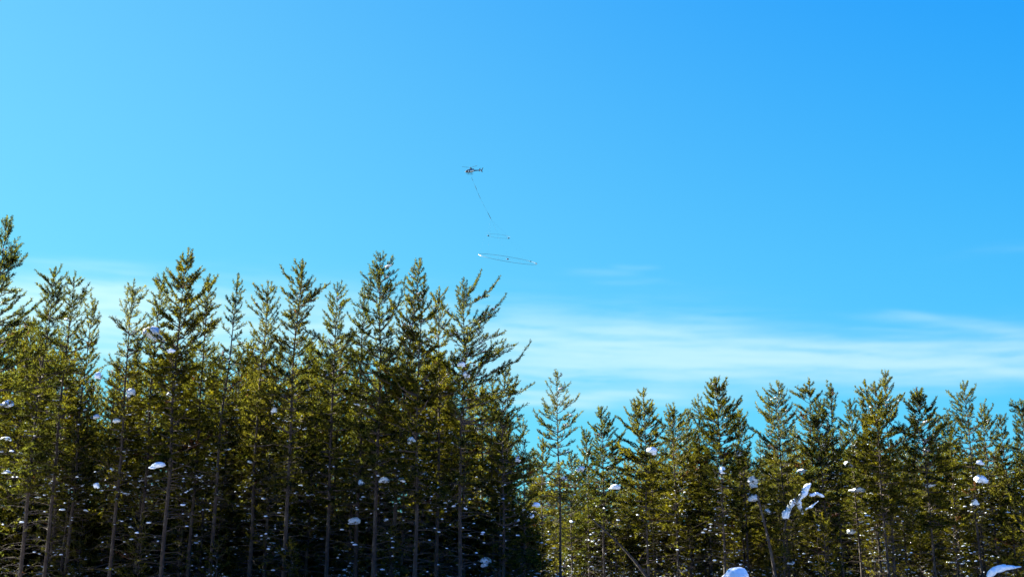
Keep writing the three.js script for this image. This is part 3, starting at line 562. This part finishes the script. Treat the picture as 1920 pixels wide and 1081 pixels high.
{
  const t = thing('tow_cable', 'long dark cable slanting down right beneath the helicopter', 'cable'); const o = heliPos.clone().add(new THREE.Vector3(0, -1, 0)); t.position.copy(o);
  const c = new THREE.CatmullRomCurve3([o.clone(), at(884.5, 333, HD), at(890, 346, HD), at(898, 366, HD), at(908.5, 387, HD), hook].map((p) => p.clone().sub(o)));
  part('cable', line(c.getPoints(40), 0.03), wire, t);
  for (const [a, b, r] of [[0.2, 0.29, 0.11], [0.42, 0.5, 0.13], [0.56, 0.66, 0.1], [0.9, 0.99, 0.14]]) part('cable_sleeve', line([0, 1, 2, 3].map((k) => c.getPoint(a + (b - a) * k / 3)), r), wire, t);
}
function ring(cx, cy, semi, minor, tilt) {                            // circle in space: centre, two spanning directions
  const c = at(cx, cy, HD), view = c.clone().sub(EYE).normalize(), right = new THREE.Vector3(1, 0, 0), up = new THREE.Vector3().crossVectors(right, view).normalize();
  const rad = semi / FOCAL * c.distanceTo(EYE) * 1.0, u = right.clone().multiplyScalar(Math.cos(tilt)).addScaledVector(up, -Math.sin(tilt)), pv = right.clone().multiplyScalar(Math.sin(tilt)).addScaledVector(up, Math.cos(tilt)), k = minor / semi, v = pv.multiplyScalar(k).addScaledVector(view, Math.sqrt(1 - k * k));
  return { c, rad, point: (a) => u.clone().multiplyScalar(Math.cos(a) * rad).addScaledVector(v, Math.sin(a) * rad) };
}
{
  const k = ring(952, 485.5, 55.5, 4.6, 0.165), t = thing('survey_loop', 'large many-sided tube loop hanging below the helicopter', 'survey loop'); t.position.copy(k.c);
  const pts = []; for (let i = 0; i <= 24; i++) pts.push(k.point(i / 24 * 2 * Math.PI)); part('loop_tube', line(pts, 0.085, 8), loopTube, t);
  const cc = new THREE.TorusGeometry(0.5, 0.2, 8, 18); cc.rotateX(1.4); part('centre_coil', cc, new THREE.MeshStandardMaterial({ color: new THREE.Color().setRGB(0.16, 0.02, 0.03), roughness: 0.6 }), t);
  for (let i = 0; i < 6; i++) part('spoke_rope', line([new THREE.Vector3(), k.point(i / 6 * 2 * Math.PI)], 0.008, 4), wire, t);
  for (const a of [0.66, 0.2]) { const n = part('joint_weight', new THREE.CapsuleGeometry(0.3, 0.5, 4, 8), wire, t); n.position.copy(k.point(a)); n.rotation.z = 1.4; }
  const wt = part('white_sleeve', line([k.point(Math.PI + 0.1), k.point(Math.PI + 0.3), k.point(Math.PI + 0.45)], 0.13, 8), paintWhite, t);
  for (let i = 0; i < 8; i++) part('suspension_rope', line([k.point(i / 8 * 2 * Math.PI), hook.clone().sub(k.c)], 0.004, 4), wire, t);
}
{
  const k = ring(935, 442.5, 21.5, 3.4, 0.12), t = thing('receiver_loop', 'small tube loop hanging between the cable end and the large loop', 'survey loop'); t.position.copy(k.c);
  const pts = []; for (let i = 0; i <= 16; i++) pts.push(k.point(i / 16 * 2 * Math.PI)); part('loop_tube', line(pts, 0.045, 8), loopTube, t);
  for (const a of [Math.PI + 0.45, -0.5]) { const n = part('joint_weight', new THREE.CapsuleGeometry(0.36, 0.35, 4, 8), wire, t); n.position.copy(k.point(a)); n.rotation.z = 1.5; }
  for (let i = 0; i < 4; i++) part('suspension_rope', line([k.point(i / 4 * 2 * Math.PI), hook.clone().sub(k.c)], 0.004, 4), wire, t);
}

scene.traverse((o) => { if (o.isMesh) { o.castShadow = true; o.receiveShadow = true; } });
{ let n = 0; const seen = new Set(); scene.traverse((o) => { if (o.isMesh && !seen.has(o.geometry)) { seen.add(o.geometry); n += (o.geometry.index ? o.geometry.index.count : o.geometry.attributes.position.count) / 3; } }); console.log('triangles', Math.round(n), 'top level', scene.children.length); }
renderer.render(scene, camera);
